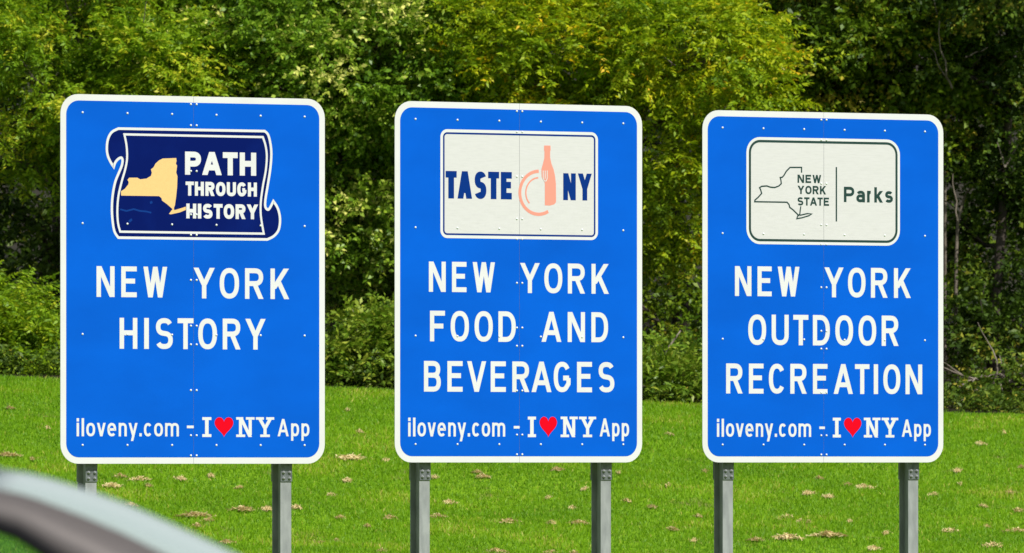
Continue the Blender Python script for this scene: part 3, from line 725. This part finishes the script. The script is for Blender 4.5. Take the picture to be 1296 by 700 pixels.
tree('tree', 'dark green tree with a slim pale trunk, top right beside the yellowing tree', 'tree', (4.75, 114.6),
     [lobe(1080,60,113.6,1.5,1.2,1.0), lobe(1000,60,113.6,1.0,1.0,.9), lobe(1150,-130,114.6,2.0,1.5,1.3), lobe(1160,110,113.8,1.1,.9,.8), lobe(1090,170,114.2,1.4,.9,.7)],
     LM['mid'], M['bark_pale'], 9, .085, 270, 30, 10, .26, .078, .046, vmean=.55, vsd=.2, ang=50, jit=.5, njit=.8, limbs=9)
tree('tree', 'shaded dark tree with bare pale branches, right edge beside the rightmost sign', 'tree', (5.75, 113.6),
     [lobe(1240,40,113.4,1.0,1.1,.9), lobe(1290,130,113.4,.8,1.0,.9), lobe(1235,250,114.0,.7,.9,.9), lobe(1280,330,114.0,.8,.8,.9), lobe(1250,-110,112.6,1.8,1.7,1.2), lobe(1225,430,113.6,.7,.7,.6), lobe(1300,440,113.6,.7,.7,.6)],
     LM['dark'], M['bark_dark'], 9, .07, 190, 30, 10, .26, .070, .040, vmean=.38, vsd=.2, ang=50, jit=.5, njit=.8, lean=(.2, 0), limbs=10)  # leaf and bark tones lowered, dim light is put into their colour
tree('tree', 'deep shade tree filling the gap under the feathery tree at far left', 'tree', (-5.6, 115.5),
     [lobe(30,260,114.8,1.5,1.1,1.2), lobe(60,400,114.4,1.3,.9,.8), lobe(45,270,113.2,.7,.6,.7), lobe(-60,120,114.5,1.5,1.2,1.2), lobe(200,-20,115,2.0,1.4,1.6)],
     LM['dark'], M['bark_dark'], 8, .13, 150, 30, 10, .28, .080, .043, vmean=.25, vsd=.2, ang=50, jit=.5, njit=.7)  # dark leaf tones put the hollow's shade into this crown's colour
tree('tree', 'dim tree with dark leaning trunk, low between the scroll and bottle signs', 'tree', (-2.1, 115.0),
     [lobe(460,300,114.6,1.2,1.0,1.2), lobe(430,420,114.4,1.1,.9,.8), lobe(520,100,115,1.4,1.2,1.2), lobe(340,0,115.5,1.8,1.2,1.4)],
     LM['mid'], M['bark_dark'], 8, .09, 130, 30, 10, .28, .085, .045, vmean=.55, vsd=.2, ang=50, jit=.5, njit=.7, lean=(.9, 0))
tree('tree', 'dim tree seen low between the bottle and divider bar signs', 'tree', (2.0, 115.0),
     [lobe(850,330,114.4,1.1,1.0,1.1), lobe(850,450,114.0,1.0,.8,.6), lobe(850,360,112.8,.6,.6,.5), lobe(960,60,115,1.3,1.2,1.2), lobe(700,0,115.5,1.8,1.2,1.4)],
     LM['mid'], M['bark_dark'], 8, .12, 130, 30, 10, .28, .085, .045, vmean=.5, vsd=.2, ang=50, jit=.5, njit=.7)
# shrubs at the lawn's edge
tree('shrub', 'fern-like layered shrub at the lawn edge, far left', 'shrub', (-5.75, 108.6),
     [lobe(10,430,108.4,.40,.6,.36), lobe(55,458,108.2,.30,.45,.16), lobe(-60,410,108.6,.6,.6,.55), lobe(8,385,108.3,.22,.3,.22)],
     LM['locust'], M['bark'], .9, .03, 95, 22, 16, .34, .075, .026, bough=(.24,.24,.06), vmean=.50, vsd=.14, droop=.30, ang=65, jit=.2, limbs=4, front=.6, group='shrubs along the lawn edge')
tree('shrub', 'leafy bright green shrub at the lawn edge between the scroll and bottle signs', 'shrub', (-1.85, 108.2),
     [lobe(425,470,107.8,.30,.4,.16), lobe(485,440,107.8,.22,.4,.30), lobe(455,450,108.2,.2,.4,.12), lobe(395,470,108,.4,.4,.22)],
     LM['shrub'], M['bark'], .9, .03, 85, 24, 11, .24, .085, .036, bough=(.2,.2,.12), vmean=.5, vsd=.2, limbs=4, front=.6, group='shrubs along the lawn edge')
tree('shrub', 'pointed-leaf shrub at the lawn edge between the bottle and divider bar signs', 'shrub', (1.85, 107.8),
     [lobe(835,485,107.5,.25,.35,.18), lobe(872,490,107.5,.24,.3,.15), lobe(850,462,107.9,.22,.3,.15), lobe(800,480,107.8,.3,.3,.2)],
     LM['shrub'], M['bark'], .8, .03, 46, 20, 11, .28, .095, .030, bough=(.16,.16,.12), vmean=.55, vsd=.2, limbs=4, front=.6, group='shrubs along the lawn edge')
tree('shrub', 'thin dark shrub with bare stems at the lawn edge, right of the rightmost sign', 'shrub', (5.45, 108.9),
     [lobe(1225,500,108.6,.25,.3,.15), lobe(1272,490,108.8,.25,.3,.22), lobe(1320,500,108.8,.3,.3,.2)],
     LM['dark'], M['bark'], 1.0, .015, 34, 13, 10, .22, .06, .034, bough=(.2,.2,.12), vmean=.6, vsd=.2, limbs=6, front=.6, group='shrubs along the lawn edge')
# bare forked branch stems seen at right
def dead_stem(label, pts_px, y, r, cat='branch'):
    P_ = [Vector(at(a, b, y)) for a, b in pts_px]; root = P_[0].copy(); z0 = float(gz(root.x, y)); e = empty('bare_sapling', (root.x, y, z0)); tag(e, label, 'sapling')
    P_ = [p-Vector((root.x, y, z0)) for p in P_]; P_.insert(0, Vector((P_[0].x*.9, .1, -.1)))
    MB().tube(P_, [r*(1-.7*i/(len(P_)-1)) for i in range(len(P_))], 7).build('trunk', M['bark'], e, True)
    return e, P_
e, P_ = dead_stem('slim bare forked sapling rising above the rightmost sign', [(1196,480),(1196,150),(1203,118),(1212,92),(1222,72),(1228,52),(1224,20),(1218,-30)], 113.2, .022)
for a, b in (((1198,100),(1180,-10)), ((1222,72),(1250,60)), ((1205,112),(1178,60))):
    q0 = Vector(at(*a, 112.2))-e.location; q1 = Vector(at(*b, 112.4))-e.location
    pp, rr = wiggle(q0, q1, .014, .005, 6, .10); MB().tube(pp, rr, 5).build('branch', M['bark'], e, True)
e, P_ = dead_stem('pale leaning sapling with a curved branch, at the right edge of the photo', [(1209,500),(1210,330),(1212,280),(1222,245),(1245,225),(1272,212),(1290,180)], 113.4, .028)
for a, b in (((1272,212),(1284,190)), ((1272,212),(1262,180)), ((1212,280),(1206,220))):
    q0 = Vector(at(*a, 112.6))-e.location; q1 = Vector(at(*b, 112.7))-e.location
    pp, rr = wiggle(q0, q1, .014, .006, 5, .08); MB().tube(pp, rr, 5).build('branch', M['bark'], e, True)

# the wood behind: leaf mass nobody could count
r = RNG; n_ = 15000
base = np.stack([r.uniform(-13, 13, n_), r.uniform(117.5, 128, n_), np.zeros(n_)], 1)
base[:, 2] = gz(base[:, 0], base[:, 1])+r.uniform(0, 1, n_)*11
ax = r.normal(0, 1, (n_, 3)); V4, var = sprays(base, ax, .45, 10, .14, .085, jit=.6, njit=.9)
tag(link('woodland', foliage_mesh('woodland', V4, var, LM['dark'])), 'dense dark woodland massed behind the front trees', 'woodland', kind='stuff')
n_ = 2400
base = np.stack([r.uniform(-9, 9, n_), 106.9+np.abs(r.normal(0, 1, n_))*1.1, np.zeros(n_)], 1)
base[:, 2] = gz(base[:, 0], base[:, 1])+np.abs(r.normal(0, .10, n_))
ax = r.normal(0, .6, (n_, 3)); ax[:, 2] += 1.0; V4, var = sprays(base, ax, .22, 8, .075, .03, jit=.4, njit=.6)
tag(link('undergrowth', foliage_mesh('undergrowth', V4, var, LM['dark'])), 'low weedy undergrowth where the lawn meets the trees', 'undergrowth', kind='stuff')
# trunks of trees further back
# ------------------------------------------------------------------ lawn
def blades(n_, x0, x1, y0, y1, h, w):
    r = RNG; x = r.uniform(x0, x1, n_); y = r.uniform(y0, y1, n_)
    # clumping: nudge towards tufts
    z = gz(x, y)
    pn = .5+.30*np.sin(x*1.3+2*np.sin(y*.8))*np.cos(y*1.7+x*.6)+.18*np.sin(x*4.1+y*2.3)*np.sin(y*3.7-x*1.1)
    hh = h*r.uniform(.5, 1.35, n_)*(.75+.5*pn)
    yaw = r.uniform(0, 2*math.pi, n_); wx, wy = np.cos(yaw)*w/2, np.sin(yaw)*w/2
    lx, ly = r.normal(0, .30, n_)*hh, r.normal(.1, .30, n_)*hh
    b = np.stack([x, y, z-.005], 1); wv = np.stack([wx, wy, 0*wx], 1)
    mid = b+np.stack([lx*.35, ly*.35, hh*.6], 1); tip = b+np.stack([lx, ly, hh], 1)
    V4 = np.stack([b-wv, b+wv, tip, mid-wv*.9], 1)
    dry = r.uniform(0, 1, n_) < .02+.22*np.clip((pn-.62)*4, 0, 1)
    var = np.clip(.38+.55*(pn-.5)+r.normal(0, .085, n_), 0, .72); var[dry] = r.uniform(.82, 1, dry.sum())
    return V4, var
GM = leafmat('grass_blade', [(0, (0.0949, 0.2303, 0.0034)), (0.45, (0.1709, 0.343, 0.0045)), (0.72, (0.2658, 0.4312, 0.009)), (0.8, (0.3417, 0.4116, 0.0336)), (1, (0.4936, 0.4508, 0.1008))], .45, .5, .25)
A, va = blades(600000, -8.2, 8.2, 91.0, 106.6, .042, .009)
B_, vb = blades(30000, -8, 8, 80, 91.0, .07, .02)
tag(link('lawn_grass', foliage_mesh('lawn_grass', np.concatenate([A, B_]), np.concatenate([va, vb]), GM)), 'short bright green mown grass of the sloping lawn', 'grass', kind='stuff')

# dry clippings
DM = leafmat('dry_clippings', [(0, (.36, .27, .09)), (.5, (.60, .475, .22)), (1, (.76, .64, .36))], .2, .8, .1)
def clump_mesh(wd, dp, h, n_):
    r = RNG; a = r.uniform(0, 2*math.pi, n_); rr = np.sqrt(r.uniform(0, 1, n_)); wob = 1+.35*np.sin(3*a+r.uniform(0, 6))+.2*np.sin(5*a+r.uniform(0, 6))
    x = np.cos(a)*rr*wd/2*wob; y = np.sin(a)*rr*dp/2*wob
    z = h*(1-rr**1.6)*r.uniform(.4, 1.0, n_)+.035
    yaw = r.uniform(0, math.pi, n_); d = np.stack([np.cos(yaw), np.sin(yaw), r.normal(0, .35, n_)], 1)
    ln = r.uniform(.03, .07, n_)[:, None]; wv = norm(np.cross(d, np.array([0, 0, 1])+r.normal(0, .6, (n_, 3))))*.0042
    p0 = np.stack([x, y, z], 1)-d*ln/2
    V4 = np.stack([p0-wv, p0+wv, p0+d*ln+wv-np.array([0, 0, .015]), p0+d*ln-wv-np.array([0, 0, .015])], 1)
    return foliage_mesh('grass_clippings', V4, np.clip(r.normal(.55, .25, n_), 0, 1), DM)
CL = [clump_mesh(.20, .34, .05, 300) for _ in range(6)]
SP = [(9,575,24),(40,579,8),(152,601,14),(140,614,26),(177,605,18),(187,613,9),(227,605,16),(267,600,10),(304,615,7),(165,638,14),(307,643,26),(339,643,16),(247,651,34),(375,641,14),(265,657,12),(287,685,18),(250,663,12),(398,685,7),(442,579,38),(488,581,10),(439,607,15),(418,625,14),(568,634,16),(553,652,20),(431,653,10),(493,653,14),(465,664,8),(406,686,14),(426,683,9),(483,695,10),(550,602,10),(704,593,16),(741,617,8),(695,628,7),(724,641,9),(698,660,11),(733,660,20),(644,659,24),(628,697,24),(698,697,12),(727,698,12),(793,632,10),(783,597,8),(892,595,10),(1036,603,10),(1073,611,9),(1092,615,20),(1023,623,16),(1048,627,16),(997,653,16),(1013,658,12),(984,655,7),(1024,659,8),(1076,658,7),(957,682,16),(997,679,32),(1048,676,36),(1122,673,9),(1182,624,12),(1212,594,12),(1215,611,8),(1278,623,20),(1292,590,9),(1243,639,9),(1289,645,14),(1286,671,26),(1201,670,18),(1257,689,24),(1249,665,10),(883,651,9),(1105,693,16),(880,682,8),(12,515,9),(440,517,7),(846,612,8),(824,640,10),(850,668,14),(610,602,16),(604,575+20,10),(60,540,8),(455,545,8),(846,548,8),(1240,560,12),(1270,545,8)]
CLABEL = {(9,575): 'dry clippings at the far left edge just above the car roof', (140,614): 'long dry clippings just right of the scroll sign\'s left post',
 (307,643): 'wide dry clippings left of the scroll sign\'s right post', (247,651): 'widest dry clippings above the car bonnet slope, under the scroll sign',
 (339,643): 'dry clippings touching the left of the scroll sign\'s right post', (375,641): 'dry clippings touching the right side of the scroll sign\'s right post',
 (442,579): 'long thin dry clippings between the scroll and bottle signs, level with their lower edges', (568,634): 'solid dry clippings right of the bottle sign\'s left post, near mid post',
 (553,652): 'low dry clippings emerging from behind the bottle sign\'s left post', (644,659): 'faint broad dry clippings midway between the bottle sign\'s posts',
 (628,697): 'dry clippings cut by the bottom edge below the bottle sign\'s middle', (733,660): 'pale solid dry clippings just left of the bottle sign\'s right post',
 (1092,615): 'bright dry clippings below the divider bar sign, nearest its lower edge', (1023,623): 'dry clippings left of the pair below the divider bar sign',
 (997,653): 'dry clippings with a long tail between the divider bar sign\'s posts', (1048,676): 'broadest dry clippings near the bottom between the divider bar sign\'s posts',
 (997,679): 'broad flat dry clippings beside the broadest ones, nearer the divider bar sign\'s left post', (1278,623): 'long dry clippings near the right edge, upper slope',
 (1286,671): 'large dry clippings cut by the right edge of the photo', (1257,689): 'dry clippings in the bottom right corner of the lawn',
 (1201,670): 'dry clippings to the right of the divider bar sign\'s right post, low down', (1289,645): 'dry clippings at the right edge just above the large ones'}
for i, (px, py, wpx) in enumerate(SP):
    gx, gy, g0 = on_ground(px, py+3)
    o = link('grass_clippings', CL[i % 6]); o.location = (gx, gy, g0-.022)
    sc = wpx*gy/FPX/.20; o.scale = (sc*1.05, .75+.25*sc, .6+.25*min(sc, 1.6)); o.rotation_euler = (0, 0, random.choice((0, math.pi))+random.uniform(-.3, .3))
    tag(o, CLABEL.get((px, py), 'small straw-coloured scrap of dry clippings lying loose on the green lawn'), 'clippings', 'clumps of dry clippings on the lawn')
